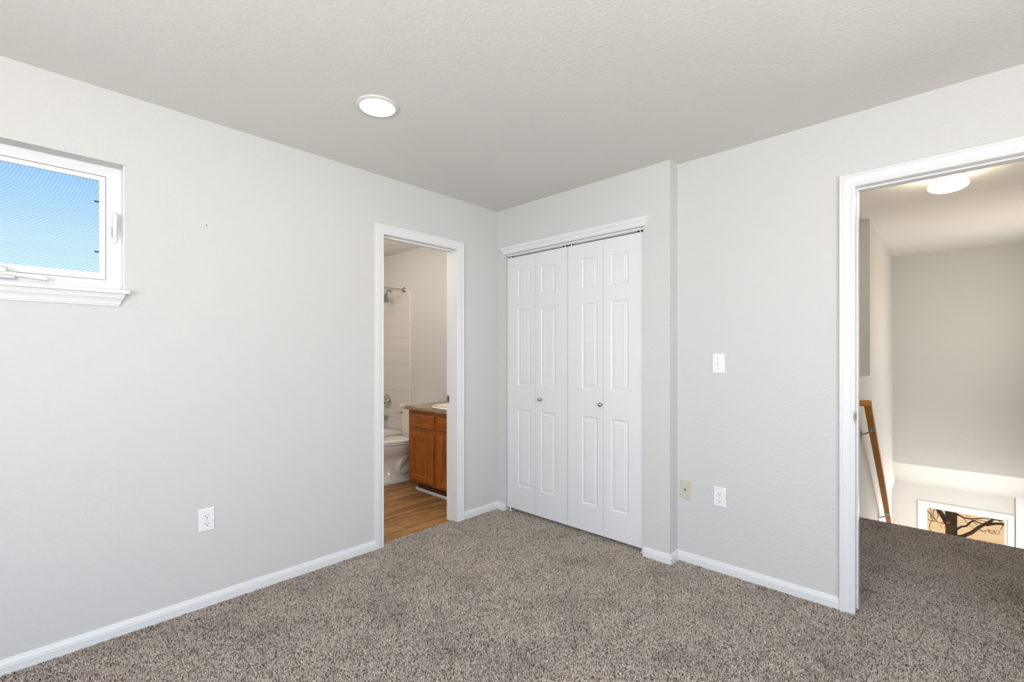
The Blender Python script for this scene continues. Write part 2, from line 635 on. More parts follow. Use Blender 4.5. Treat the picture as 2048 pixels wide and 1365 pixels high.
# carpet pile: short twisted tufts standing on the backing wherever the carpet can be seen
def pile_material():
    m, nt, b = new_mat('carpet_yarn')
    hi = N(nt, 'ShaderNodeHairInfo')
    c = ramp(nt, hi.outputs['Random'], [(0.0, (0.13, 0.100, 0.080)), (0.10, (0.23, 0.185, 0.152)), (0.22, (0.44, 0.372, 0.308)), (0.70, (0.61, 0.528, 0.445)), (1.0, (0.77, 0.68, 0.58))])
    co = objco(nt)
    wear = noise(nt, co, 3.2, 4, 0.6)
    c = mixc(nt, c, ramp(nt, wear, [(0.32, (0.78, 0.77, 0.76)), (0.5, (1.0, 1.0, 1.0)), (0.72, (1.08, 1.07, 1.06))]), 0.8, 'MULTIPLY')
    wear2 = noise(nt, co, 10, 3, 0.6)
    c = mixc(nt, c, ramp(nt, wear2, [(0.30, (0.72, 0.70, 0.69)), (0.44, (1.0, 1.0, 1.0))]), 0.7, 'MULTIPLY')
    nt.links.new(c, b.inputs['Base Color'])
    b.inputs['Roughness'].default_value = 1.0
    b.inputs['Specular IOR Level'].default_value = 0.05
    return m


def grow_pile():
    rng = np.random.default_rng(5)
    pitch = 0.0049
    spots = []
    for x0, x1, y0, y1 in ((0.0, 4.3, -4.3, YR), (-0.045, 0.0, D1[0], D1[1]), (CL[0], CL[1], YR, 0.30), (2.2, 3.55, YR, 1.792)):
        gx, gy = np.meshgrid(np.arange(x0, x1, pitch), np.arange(y0, y1, pitch))
        spots.append(np.stack([gx.ravel(), gy.ravel()], 1))
    P = np.concatenate(spots)
    P += rng.uniform(-0.0021, 0.0021, P.shape)
    d = (P[:, 0] - cam.location.x) * -math.sin(math.radians(43.545)) + (P[:, 1] - cam.location.y) * math.cos(math.radians(43.545))
    lat = (P[:, 0] - cam.location.x) * math.cos(math.radians(43.545)) + (P[:, 1] - cam.location.y) * math.sin(math.radians(43.545))
    ok = (d > 1.15) & (np.abs(lat) < d * 1.35 + 0.3)
    x, y = P[:, 0], P[:, 1]
    wallish = (x > XJ - 0.004) & (x < D2[0] + 0.002) & (y > YR - 0.012) & (y < YR + BW + 0.002)
    wallish |= (x > D2[1]) & (y > YR - 0.012) & (y < YR + BW)
    wallish |= (x < CL[0]) & (x >= 0) & (y > -0.012)
    wallish |= (x > CL[1]) & (x < XJ + 0.012) & (y > -0.012)
    wallish |= (x < 0.0125) & ((y < D1[0]) | (y > D1[1]))
    wallish |= (x < HX + 0.004) & (y > YR + 0.05) & (x > XJ)
    P = P[ok & ~wallish]
    n = len(P)
    cv = bpy.data.hair_curves.new('carpet_pile')
    cv.add_curves([3] * n)
    pos = np.zeros((n, 3, 3), np.float32)
    a = rng.uniform(0, 2 * np.pi, n)
    lean = rng.uniform(0.0005, 0.0034, n)
    hgt = rng.uniform(0.0068, 0.0105, n)
    pos[:, 0, :2] = P
    pos[:, 0, 2] = FZ - 0.0005
    pos[:, 1, 0] = P[:, 0] + 0.35 * lean * np.cos(a)
    pos[:, 1, 1] = P[:, 1] + 0.35 * lean * np.sin(a)
    pos[:, 1, 2] = FZ + 0.55 * hgt
    pos[:, 2, 0] = P[:, 0] + lean * np.cos(a)
    pos[:, 2, 1] = P[:, 1] + lean * np.sin(a)
    pos[:, 2, 2] = FZ + hgt
    cv.position_data.foreach_set('vector', pos.ravel())
    rad = np.zeros((n, 3), np.float32)
    k = rng.uniform(0.85, 1.2, n)
    rad[:, 0], rad[:, 1], rad[:, 2] = 0.0020 * k, 0.0022 * k, 0.0011 * k
    ra = cv.attributes.get('radius') or cv.attributes.new('radius', 'FLOAT', 'POINT')
    ra.data.foreach_set('value', rad.ravel())
    cv.materials.append(pile_material())
    o = bpy.data.objects.new('carpet_pile', cv)
    C.objects.link(o)
    props(o, 'speckled brown and beige carpet pile on the bedroom and hall floor', 'carpet', None, 'stuff')
    return n


HX = 2.20
SC.cycles_curves.shape = 'THICK'
SC.cycles_curves.subdivisions = 1
grow_pile()

# closet interior
ci = MB()
ci.box(-0.0, 0.012, 0.12, 0.80, 0, H)
ci.box(XJ - 0.012, XJ, 0.22, 0.80, 0, H)
ci.box(0.0, XJ, 0.79, 0.80, 0, H)
struct('wall_closet', ci, WALL)

# ------------------------------------------------------------ trim profiles
CAS = [(0.0, 0.0), (0.0, 0.0075), (0.003, 0.0095), (0.008, 0.0095), (0.010, 0.0110), (0.014, 0.0112), (0.017, 0.0100), (0.020, 0.0118),
       (0.044, 0.0150), (0.047, 0.0150), (0.049, 0.0135), (0.052, 0.0150), (0.054, 0.0170), (0.060, 0.0175), (0.062, 0.0155), (0.062, 0.0)]


def casing(to3, s0, s1, zt, z0=-0.007):
    mb = MB()
    rings = []
    for (ss, tt) in ((-1, 0), (-1, 1), (1, 1), (1, 0)):
        rg = []
        for w, d in CAS:
            s = s0 - w if ss < 0 else s1 + w
            t = (zt + w) if tt else z0
            rg.append(to3(s, t, -d))
        rings.append(rg)
    return mb.loft(rings)


BASE = [(0.0, -0.007), (0.0125, -0.007), (0.0125, 0.0315), (0.0115, 0.0335), (0.0085, 0.0345), (0.0085, 0.0365), (0.0112, 0.0375), (0.0095, 0.0440), (0.0068, 0.0500), (0.0062, 0.0535), (0.0040, 0.0570), (0.0, 0.0580)]


def run(path, prof, side=1):
    """sweep a (depth, height) profile along a floor polyline with mitred corners; side = +1 offsets to the left of travel"""
    P = [Vector((*p, 0)) for p in path]
    rings = []
    for i, p in enumerate(P):
        ns = []
        for a, b in ((i - 1, i), (i, i + 1)):
            if 0 <= a and b < len(P):
                t = (P[b] - P[a]).normalized()
                ns.append(Vector((-t.y, t.x, 0)) * side)
        if len(ns) == 2:
            m = (ns[0] + ns[1])
            m = m / max(1e-6, m.dot(ns[0]))
        else:
            m = ns[0]
        rings.append([(p.x + m.x * d, p.y + m.y * d, h) for d, h in prof])
    return MB().loft(rings)


OUT1 = (D1[0] - 0.067, D1[1] + 0.067)
struct('baseboard_left', run([(0, -4.3), (0, D1[0] - 0.0615)], BASE, -1), TRIM, 'white baseboard under the high window', 'baseboard', smooth=18)
struct('baseboard_corner', run([(0, D1[1] + 0.0615), (0, 0), (CL[0] - 0.002, 0)], BASE, -1), TRIM, 'short white baseboard in the corner beside the closet', 'baseboard', smooth=18)
struct('baseboard_right', run([(CL[1] + 0.002, 0), (XJ, 0), (XJ, YR), (D2[0] - 0.0615, YR)], BASE, -1), TRIM, 'white baseboard from the closet to the hall doorway', 'baseboard', smooth=18)
struct('baseboard_side', run([(D2[1] + 0.0615, YR), (4.3, YR), (4.3, -4.3), (0, -4.3)], BASE, -1), TRIM, smooth=30)

# ------------------------------------------------------------ bathroom doorway (door_1)
d1 = thing('door_1', (0, (D1[0] + D1[1]) / 2, 0), 'white cased doorway open to the bathroom', 'doorway', kind='structure')
build('casing', casing(left, D1[0] - 0.0007, D1[1] + 0.0007, D1[2] + 0.0007), TRIM, d1, smooth=30)
jm = MB()
jm.box(-BW - 0.002, 0.0, D1[0] - 0.018, D1[0], -0.01, D1[2] + 0.018)
jm.box(-BW - 0.002, 0.0, D1[1], D1[1] + 0.018, -0.01, D1[2] + 0.018)
jm.box(-BW - 0.002, 0.0, D1[0], D1[1], D1[2], D1[2] + 0.018)
build('jamb', jm, TRIM, d1)
st = MB()
st.box(-0.075, -0.040, D1[0], D1[0] + 0.010, 0, D1[2] - 0.010)
st.box(-0.075, -0.040, D1[0], D1[1], D1[2] - 0.010, D1[2])
build('door_stop', st, TRIM, d1)
sp = MB()
sp.box(-0.112, -0.086, D1[1] - 0.0015, D1[1], 0.893, 0.950)
sp.box(-0.118, -0.112, D1[1] - 0.004, D1[1], 0.905, 0.938)
strike = build('strike_plate', sp, NICKEL, d1, bevel=0.0005, label='small metal strike plate')
build('latch_hole', MB().box(-0.096, -0.089, D1[1] - 0.0019, D1[1] - 0.0014, 0.908, 0.935), DARK, strike)

# ------------------------------------------------------------ hall doorway (door_2)
d2 = thing('door_2', ((D2[0] + D2[1]) / 2, YR, 0), 'white cased doorway open to the hall and stairwell', 'doorway', kind='structure')
build('casing', casing(hallw, D2[0] - 0.0007, D2[1] + 0.0007, D2[2] + 0.0007), TRIM, d2, smooth=30)
jm = MB()
jm.box(D2[0] - 0.018, D2[0], YR, YR + BW + 0.002, -0.007, D2[2] + 0.018)
jm.box(D2[1], D2[1] + 0.018, YR, YR + BW + 0.002, -0.007, D2[2] + 0.018)
jm.box(D2[0], D2[1], YR, YR + BW + 0.002, D2[2], D2[2] + 0.018)
build('jamb', jm, TRIM, d2)
st = MB()
y0, y1 = YR + 0.038, YR + 0.074
st.box(D2[0], D2[0] + 0.0068, y0, y1, 0.012, D2[2] - 0.0075)
st.box(D2[1] - 0.0068, D2[1], y0, y1, 0.012, D2[2] - 0.0075)
st.box(D2[0], D2[1], y0, y1, D2[2] - 0.0075, D2[2])
build('door_stop', st, TRIM, d2)
sp = MB()
n = 16
lip = [(D2[0] + 0.0012 - 0.0075 * math.sin(PI * i / n) ** 0.75, 0.930 + 0.060 * i / n) for i in range(n + 1)]
sp.loft([[(x, y, z) for x, z in lip] for y in (YR - 0.0125, YR - 0.0105)])
sp.box(D2[0], D2[0] + 0.0014, YR - 0.0105, YR + 0.030, 0.945, 0.975)
build('strike_plate', sp, STEEL, d2, label='rounded metal strike plate lip')

# ------------------------------------------------------------ closet: crown head trim, track, bifold doors
CROWN = [(0.0, 0.0), (0.009, 0.0), (0.010, 0.006), (0.013, 0.008), (0.015, 0.020), (0.020, 0.030), (0.025, 0.036), (0.025, 0.040), (0.028, 0.045), (0.0295, 0.055), (0.0, 0.055)]


def crown_piece(to3, s0, s1, z0, scale=1.0):
    rings = []
    for d, h in CROWN:
        d *= scale
        rings.append([to3(s0 - d, z0 + h, 0.0), to3(s0 - d, z0 + h, -d), to3(s1 + d, z0 + h, -d), to3(s1 + d, z0 + h, 0.0)])
    mb = MB()
    k = 4
    nn = len(rings)
    for rg in rings:
        mb.v += rg
    for i in range(nn):
        for j in range(3):
            a, b = i * k + j, i * k + j + 1
            c = ((i + 1) % nn) * k
            mb.f.append((a, b, c + j + 1, c + j))
    return mb


struct('trim_3', crown_piece(back, CL[0] - 0.008, CL[1] + 0.010, 2.072), TRIM, 'white crown strip over the closet doors', 'trim', smooth=25)
tr = thing('closet_track', (0.70, 0.035, 2.04), 'white metal track over the folding closet doors', 'door track')
build('rail', MB().box(CL[0] + 0.002, CL[1] - 0.002, 0.018, 0.021, 2.057, 2.076).box(CL[0] + 0.002, CL[1] - 0.002, 0.021, 0.050, 2.073, 2.076).box(CL[0] + 0.002, CL[1] - 0.002, 0.047, 0.050, 2.057, 2.073), TRIM, tr)
for px in (CL[0] + 0.035, 0.676, 0.731, CL[1] - 0.035):
    build('pivot_pin', MB().lathe([(0.0045, 2.040), (0.0045, 2.072)], (px, 0.030, 0), seg=12), PLATE, tr, smooth=40)
    build('pivot_bracket', MB().box(px - 0.022, px + 0.010, 0.024, 0.044, 2.056, 2.068), STEEL, tr)


def bifold_leaf(x0, x1, px0, px1, yf=0.016, z0=0.034, z1=2.0435, thk=0.032):
    """one hinged leaf with three raised panels"""
    mb = MB()
    holes = [(0.222, 0.834), (1.022, 1.624), (1.727, 1.938)]
    S = [x0, px0, px1, x1]
    T = [z0] + [t for h in holes for t in h] + [z1]
    for i in range(3):
        for j in range(len(T) - 1):
            if i == 1 and j % 2 == 1:
                continue
            mb.quad((S[i], yf, T[j]), (S[i + 1], yf, T[j]), (S[i + 1], yf, T[j + 1]), (S[i], yf, T[j + 1]))
    for (a, b) in holes:
        prev = None
        for ins, dep in ((0, 0), (0.004, 0.0012), (0.010, 0.0055), (0.013, 0.0055), (0.034, 0.0016), (0.036, 0.0012), (0.038, 0.0022)):
            rg = [(px0 + ins, yf + dep, a + ins), (px1 - ins, yf + dep, a + ins), (px1 - ins, yf + dep, b - ins), (px0 + ins, yf + dep, b - ins)]
            if prev:
                for k in range(4):
                    mb.quad(prev[k], prev[(k + 1) % 4], rg[(k + 1) % 4], rg[k])
            prev = rg
        mb.quad(*prev)
    mb.quad((x0, yf, z0), (x0, yf + thk, z0), (x0, yf + thk, z1), (x0, yf, z1))
    mb.quad((x1, yf, z0), (x1, yf + thk, z0), (x1, yf + thk, z1), (x1, yf, z1))
    mb.quad((x0, yf, z0), (x1, yf, z0), (x1, yf + thk, z0), (x0, yf + thk, z0))
    mb.quad((x0, yf, z1), (x1, yf, z1), (x1, yf + thk, z1), (x0, yf + thk, z1))
    mb.quad((x0, yf + thk, z0), (x1, yf + thk, z0), (x1, yf + thk, z1), (x0, yf + thk, z1))
    return mb


def bifold(name, leaves, kx, label):
    cx = (leaves[0][0] + leaves[1][1]) / 2
    t = thing(name, (cx, 0.03, 0), label, 'closet door', 'folding closet doors', 'structure')
    for lf in leaves:
        build('leaf', bifold_leaf(*lf), DOORW, t)
    k = MB().lathe([(0.0095, 0.016), (0.0095, 0.012), (0.006, 0.009), (0.0055, 0.007), (0.009, 0.003), (0.0135, -0.003), (0.0145, -0.008), (0.0125, -0.014), (0.007, -0.0175), (0.0, -0.0185)],
                   (kx, 0, 0.925), 'Y', 24)
    build('knob', k, NICKEL, t, label='round nickel knob', smooth=50)
    for hz in (0.25, 1.0, 1.85):
        sx = leaves[0][1]
        build('hinge', MB().lathe([(0.004, hz - 0.03), (0.004, hz + 0.03)], (sx + 0.0005, 0.050, 0), seg=10), STEEL, t)
    pv = MB().box((cx - 0.29 if kx < 0.7 else cx + 0.27), (cx - 0.27 if kx < 0.7 else cx + 0.29), 0.02, 0.046, 0.0, 0.006)
    pv.lathe([(0.006, 0.004), (0.006, 0.03)], ((cx - 0.28 if kx < 0.7 else cx + 0.28), 0.032, 0), seg=12)
    build('floor_pivot', pv, PLATE, t)
    return t


bifold('door_3', [(0.1015, 0.3995, 0.214, 0.355), (0.4015, 0.7040, 0.454, 0.598)], 0.459, 'white folding closet door beside the bathroom corner, one of two six-panel pairs')
bifold('door_4', [(0.7080, 1.0045, 0.828, 0.962), (1.0065, 1.3030, 1.062, 1.198)], 0.991, 'white folding closet door nearer the light switch, one of two six-panel pairs')

# ------------------------------------------------------------ high window (window_1)
w1 = thing('window_1', (-0.06, -2.82, WIN[2]), 'high white awning window with insect screen over blue sky', 'window', kind='structure')
SX = lambda s, t, d: (-0.078 - d, s, t)
build('frame', slab(SX, WIN[0], WIN[1], WIN[2], WIN[3], 0.034, [(WIN[0] + 0.056, WIN[1] - 0.056, 1.602, 2.074)]), VINYL, w1, bevel=0.002)
sash_hole = (WIN[0] + 0.080, WIN[1] - 0.080, 1.634, 2.052)
build('sash', slab(lambda s, t, d: (-0.0815 - d, s, t), WIN[0] + 0.058, WIN[1] - 0.058, 1.604, 2.072, 0.02, [sash_hole]), VINYL, w1, bevel=0.0015)
build('insect_screen', MB().quad((-0.088, sash_hole[0], sash_hole[2]), (-0.088, sash_hole[1], sash_hole[2]), (-0.088, sash_hole[1], sash_hole[3]), (-0.088, sash_hole[0], sash_hole[3])), SCREEN, w1)
build('pane', MB().box(-0.102, -0.098, sash_hole[0], sash_hole[1], sash_hole[2], sash_hole[3]), GLASS, w1)
for cz in (1.955, 1.728):
    build('screen_clip', MB().box(-0.087, -0.083, sash_hole[1] - 0.016, sash_hole[1], cz - 0.003, cz + 0.003), BLACK, w1, label='small black screen clip')
build('side_jamb', MB().box(-0.115, 0.001, WIN[1] - 0.004, WIN[1] + 0.0, WIN[2], WIN[3] - 0.002), VINYL, w1)
lv = MB()
ly = -2.398
lv.loft([[(-0.078, ly + a * w, z) for a in (-1, 1)] + [(-0.078 + d, ly + w * 0.75, z), (-0.078 + d, ly - w * 0.75, z)] for z, w, d in
         ((1.772, 0.004, 0.004), (1.776, 0.010, 0.010), (1.795, 0.0105, 0.012), (1.80, 0.008, 0.020), (1.84, 0.0085, 0.030), (1.885, 0.0095, 0.032), (1.905, 0.009, 0.028), (1.914, 0.005, 0.014), (1.916, 0.003, 0.004))])
lev = build('lock_lever', lv, VINYL, w1, smooth=50)
build('lever_slot', MB().box(-0.062, -0.054, ly - 0.0118, ly - 0.0085, 1.80, 1.845), flat('slot_grey', (0.55, 0.55, 0.55), 0.5), lev)
ch = MB()
ch.loft([[(-0.078, y, z) for (y, z) in ((-2.78, 1.568), (-2.70, 1.568), (-2.70, 1.606), (-2.78, 1.606))], [(-0.052, y, z) for (y, z) in ((-2.775, 1.574), (-2.708, 1.574), (-2.712, 1.600), (-2.772, 1.600))]])
cr = build('crank', ch, VINYL, w1, bevel=0.003, label='white folding crank')
build('crank_arm', MB().loft([[(-0.052, y, z + 0.007), (-0.034, y, z + 0.006), (-0.034, y, z - 0.006), (-0.052, y, z - 0.007)] for y, z in ((-2.76, 1.592), (-2.72, 1.590), (-2.66, 1.584), (-2.63, 1.581))]), VINYL, cr, smooth=40)
build('crank_knob', MB().lathe([(0.0, -0.060), (0.009, -0.058), (0.0105, -0.050), (0.0105, -0.036), (0.006, -0.032)], (0.0, -2.622, 1.582), 'X', 16), VINYL, cr, smooth=50)
build('crank_hub', MB().lathe([(0.014, -0.056), (0.015, -0.040), (0.010, -0.028), (0.0, -0.026)], (0.0, -2.742, 1.604), 'X', 16), VINYL, cr, smooth=50)
build('stool', MB().box(-0.078, 0.047, WIN[0] - 0.03, WIN[1] + 0.015, 1.533, 1.549), TRIM, w1, bevel=0.003)
build('apron', crown_piece(left, WIN[0] - 0.01, WIN[1] - 0.028, 1.480, 0.96), TRIM, w1, smooth=25)

# ------------------------------------------------------------ wall plates
def plate(mb_to3, s, z, w=0.070, h=0.1145, d=0.006):
    b = 0.004
    return MB().loft([[mb_to3(s + a * w / 2, z + c * h / 2, 0) for a, c in ((-1, -1), (1, -1), (1, 1), (-1, 1))],
                      [mb_to3(s + a * w / 2, z + c * h / 2, -0.002) for a, c in ((-1, -1), (1, -1), (1, 1), (-1, 1))],
                      [mb_to3(s + a * (w / 2 - b), z + c * (h / 2 - b), -d) for a, c in ((-1, -1), (1, -1), (1, 1), (-1, 1))]])


def outlet(to3, s, z, label):
    t = thing('wall_outlet', to3(s, z - 0.057, 0), label, 'outlet', 'white duplex outlets')
    build('cover_plate', plate(to3, s, z), PLATE, t, bevel=0.0008)
    for dz in (0.0195, -0.0195):
        rings = []
        for d in (-0.0055, -0.0072):
            rg = []
            for i in range(28):
                a = 2 * PI * i / 28
                rg.append(to3(s + 0.0172 * math.cos(a), z + dz + max(-0.0125, min(0.0125, 0.0172 * math.sin(a))), d))
            rings.append(rg)
        rc = build('receptacle', MB().loft(rings), PLATE, t)
        for (a, b, hw, hh) in ((-0.0064, 0.003, 0.0011, 0.0040), (0.0064, 0.003, 0.0011, 0.0033)):
            build('slot', MB().loft([[to3(s + a + p * hw, z + dz + b + q * hh, d) for p, q in ((-1, -1), (1, -1), (1, 1), (-1, 1))] for d in (-0.0070, -0.0076)]), DARK, rc)
        rings = [[to3(s + 0.0024 * math.cos(2 * PI * i / 12), z + dz - 0.0075 + 0.0026 * math.sin(2 * PI * i / 12), d) for i in range(12)] for d in (-0.0070, -0.0076)]
        build('ground_hole', MB().loft(rings), DARK, rc)
    rings = [[to3(s + 0.0028 * math.cos(2 * PI * i / 12), z + 0.0028 * math.sin(2 * PI * i / 12), d) for i in range(12)] for d in (-0.0055, -0.0070)]
    build('screw', MB().loft(rings), SCREW, t)
    return t


outlet(left, -2.0505, 0.433, 'white duplex outlet on the wall below the high window')
outlet(hallw, 1.7365, 0.435, 'white duplex outlet on the wall beside the ivory cable plate')

t = thing('light_switch', (1.7295, YR, 1.154), 'white toggle switch plate on the wall beside the hall doorway', 'light switch')
build('cover_plate', plate(hallw, 1.7295, 1.211), PLATE, t, bevel=0.0008)
build('toggle', MB().loft([[hallw(1.7295 + a * 0.0045, 1.211 + c * 0.011, -0.0058) for a, c in ((-1, -1), (1, -1), (1, 1), (-1, 1))],
                           [hallw(1.7295 + a * 0.0042, 1.2135 + c * 0.009, -0.009) for a, c in ((-1, -1), (1, -1), (1, 1), (-1, 1))],
                           [hallw(1.7295 + a * 0.0036, 1.221 + c * 0.004, -0.017) for a, c in ((-1, -1), (1, -1), (1, 1), (-1, 1))]]), PLATE, t)
for dz in (0.0302, -0.0302):
    rings = [[hallw(1.7295 + 0.0027 * math.cos(2 * PI * i / 12), 1.211 + dz + 0.0027 * math.sin(2 * PI * i / 12), d) for i in range(12)] for d in (-0.0055, -0.0068)]
    build('screw', MB().loft(rings), SCREW, t)

t = thing('cable_plate', (1.5355, YR, 0.382), 'ivory cable jack plate on the wall near the closet corner', 'wall plate')
build('cover_plate', plate(hallw, 1.5355, 0.4395), IVORY, t, bevel=0.0008)
build('jack', MB().lathe([(0.0065, YR - 0.005), (0.0065, YR - 0.008), (0.0045, YR - 0.008), (0.0045, YR - 0.015), (0.0, YR - 0.015)], (1.5355, 0, 0.4395), 'Y', 14), BRASS, t, smooth=30)
build('nail_hole', MB().lathe([(0.0028, 0.0004), (0.0028, -0.001)], (0, -2.051, 1.913), 'X', 10), DARK, label='tiny dark nail hole in the blank wall beside the high window', cat='nail hole')
build('paint_chip', MB().box(1.770, 1.775, YR - 0.0006, YR + 0.0002, 0.432, 0.437), DARK, label='tiny dark paint chip at the edge of an outlet by the ivory plate', cat='paint chip')

# ------------------------------------------------------------ recessed bedroom light
rc = thing('recessed_ceiling_light', (0.745, -1.530, H - 0.02), 'round white recessed light in the bedroom ceiling', 'ceiling light')
build('trim_ring', MB().lathe([(0.079, H - 0.0005), (0.098, H - 0.0005), (0.098, H - 0.003), (0.0955, H - 0.006), (0.088, H - 0.0085), (0.0805, H - 0.0095), (0.079, H - 0.0085)], (0.745, -1.530, 0)), flat('light_ring', (0.70, 0.68, 0.65), 0.5), rc, smooth=40)
build('lens', MB().lathe([(0.0795, H - 0.003), (0.0795, H - 0.0088), (0.074, H - 0.0125), (0.055, H - 0.0155), (0.028, H - 0.017), (0.0, H - 0.0172)], (0.745, -1.530, 0)), LENS, rc, smooth=40)

# ------------------------------------------------------------ bathroom
YB, XB = 0.30, -2.48
struct('wall_bath_end', slab(lambda s, t, d: (s, YB + d, t), XB - BW, -BW, -0.02, H, BW), WALL, 'beige bathroom wall behind the vanity and the tub', 'wall')
struct('wall_bath_tub', slab(lambda s, t, d: (XB - d, s, t), -1.7, YB, -0.02, H, BW), WALL)
struct('wall_bath_near', slab(lambda s, t, d: (s, -1.7 - d, t), XB - BW, -BW, -0.02, H, BW), WALL)
struct('floor_bath', MB().box(XB - BW, -0.045, -1.8, YB + BW, -0.25, -0.010), LVP, 'brown wood-look plank floor of the bathroom', 'floor')
tl = MB()
tl.box(XB, -1.690, YB - 0.008, YB, 0.40, 1.975)
tl.box(XB, XB + 0.008, -1.7, YB - 0.008, 0.40, 1.975)
struct('trim_4', tl, TILE, 'white tile surround of the tub', 'tile')
struct('trim_5', MB().box(-1.690, -1.676, YB - 0.0095, YB, 0.02, 1.975), flat('tile_edge', (0.80, 0.77, 0.72), 0.3))
# vanity
VX0, VX1, VY = -1.003, -0.118, -0.180
v = thing('vanity_cabinet', ((VX0 + VX1) / 2, 0.05, -0.01), 'oak vanity cabinet inside the bathroom doorway', 'cabinet')
bd = MB()
bd.box(VX0, VX1, VY, VY + 0.018, 0.086, 0.752)
bd.box(VX0, VX0 + 0.016, VY + 0.018, YB - 0.001, 0.086, 0.752)
bd.box(VX1 - 0.016, VX1, VY + 0.018, YB - 0.001, 0.086, 0.752)
bd.box(VX0 + 0.016, VX1 - 0.016, VY + 0.018, YB - 0.001, 0.086, 0.134)
bd.box(VX0 + 0.016, VX1 - 0.016, YB - 0.008, YB - 0.001, 0.134, 0.752)
build('body', bd, CABV, v, bevel=0.001)
build('toe_kick', MB().box(VX0 + 0.055, VX1, VY + 0.065, YB - 0.005, -0.01, 0.086), KICK, v)


def front_panel(x0, x1, z0, z1, yf, thk, inset=None, depth=0.006):
    mb = MB()
    if inset is None:
        mb.loft([[(x0, yf + thk, z0), (x1, yf + thk, z0), (x1, yf + thk, z1), (x0, yf + thk, z1)],
                 [(x0, yf + 0.005, z0), (x1, yf + 0.005, z0), (x1, yf + 0.005, z1), (x0, yf + 0.005, z1)],
                 [(x0 + 0.007, yf, z0 + 0.007), (x1 - 0.007, yf, z0 + 0.007), (x1 - 0.007, yf, z1 - 0.007), (x0 + 0.007, yf, z1 - 0.007)]])
        return mb
    rings = []
    for i, y in ((0, yf + thk), (0, yf + 0.004), (0.005, yf), (inset - 0.006, yf), (inset - 0.002, yf + 0.003), (inset, yf + depth)):
        rings.append([(x0 + i, y, z0 + i), (x1 - i, y, z0 + i), (x1 - i, y, z1 - i), (x0 + i, y, z1 - i)])
    return mb.loft(rings)


FY = VY - 0.019
for (x0, x1) in ((-0.970, -0.598), (-0.540, -0.170)):
    build('drawer_front', front_panel(x0, x1, 0.594, 0.717, FY, 0.019), CABH, v)
    dr = build('door', front_panel(x0 + 0.008, x1 - 0.008, 0.108, 0.546, FY, 0.019, 0.052, 0.010), CABV, v)
    for hz in (0.19, 0.47):
        build('hinge', MB().box(x0 + 0.004, x0 + 0.008, VY - 0.012, VY, hz - 0.02, hz + 0.02), BRASS, dr)
struct('trim_6', MB().loft([[(x, VY + 0.065, -0.01), (x, VY + 0.065, 0.010), (x, VY + 0.060, 0.013), (x, VY + 0.052, 0.010), (x, VY + 0.049, 0.002), (x, VY + 0.049, -0.01)] for x in (VX0 + 0.040, VX1)]), TRIM,
       'white shoe strip along the vanity toe kick', 'trim', smooth=50)
ct = thing('vanity_countertop', (-0.57, 0.04, 0.752), 'mottled brown laminate countertop on the oak vanity', 'countertop')
CX0 = -1.022
prof = [(-0.206, 0.752), (-0.216, 0.757), (-0.219, 0.770), (-0.217, 0.783), (-0.208, 0.790), (YB - 0.002, 0.790), (YB - 0.002, 0.752)]
sk = thing('sink_basin', (-0.50, 0.02, 0.79), 'oval bisque sink in the vanity countertop', 'sink')
SCX, SCY = -0.505, -0.005


def oval(cx, cy, a, b, z, n=48):
    return [(cx + a * math.cos(2 * PI * i / n), cy + b * math.sin(2 * PI * i / n), z) for i in range(n)]


SA, SB_ = 0.212, 0.168
hx0, hx1, hy0, hy1 = SCX - SA, SCX + SA, SCY - SB_, SCY + SB_
tp = MB()
k_ = len(prof)
tp.loft([[(x, y, z) for y, z in prof] for x in (CX0, hx0)])
tp.loft([[(x, y, z) for y, z in prof] for x in (hx1, VX1)])
tp.loft([[(x, y, z) for y, z in prof[:5] + [(hy0, 0.790), (hy0, 0.752)]] for x in (hx0, hx1)])
tp.box(hx0, hx1, hy1, YB - 0.002, 0.752, 0.790)
# the cut-out is an oval: fill the four corners around it
for qx, qy in ((1, 1), (-1, 1), (-1, -1), (1, -1)):
    arc = [(SCX + qx * SA * math.cos(PI / 2 * i / 12), SCY + qy * SB_ * math.sin(PI / 2 * i / 12)) for i in range(13)]
    poly = [(SCX + qx * SA, SCY + qy * SB_)] + arc
    tp.loft([[(x, y, z) for x, y in poly] for z in (0.752, 0.790)])
build('top', tp, LAM, ct, smooth=40)
build('basin', MB().loft([oval(SCX, SCY, a, b, z) for a, b, z in ((0.208, 0.164, 0.7912), (0.250, 0.205, 0.7912), (0.255, 0.210, 0.796), (0.250, 0.205, 0.803), (0.238, 0.194, 0.806), (0.224, 0.180, 0.8045), (0.208, 0.164, 0.797), (0.196, 0.152, 0.77), (0.16, 0.12, 0.70), (0.03, 0.03, 0.665), (0.03, 0.03, 0.660), (0.165, 0.125, 0.695), (0.201, 0.157, 0.77), (0.208, 0.164, 0.7912))], True, False), BISQUE, sk, smooth=60)
build('drain', MB().lathe([(0.024, 0.667), (0.024, 0.670), (0.018, 0.669), (0.0, 0.668)], (SCX, SCY, 0), seg=20), CHROME, sk)
fc = MB().lathe([(0.024, 0.803), (0.024, 0.815), (0.014, 0.822), (0.013, 0.88), (0.0, 0.89)], (SCX, SCY + 0.19, 0), seg=20)
fa = thing('sink_faucet', (SCX, SCY + 0.19, 0.803), 'chrome faucet behind the oval bathroom sink', 'faucet')
build('body', fc, CHROME, fa, smooth=40)
build('spout', MB().tube([(SCX, SCY + 0.19, 0.86), (SCX, SCY + 0.14, 0.885), (SCX, SCY + 0.08, 0.875), (SCX, SCY + 0.07, 0.86)], 0.010), CHROME, fa, smooth=50)
build('lever', MB().tube([(SCX, SCY + 0.19, 0.888), (SCX, SCY + 0.21, 0.905), (SCX, SCY + 0.22, 0.93)], 0.006), CHROME, fa, smooth=50)

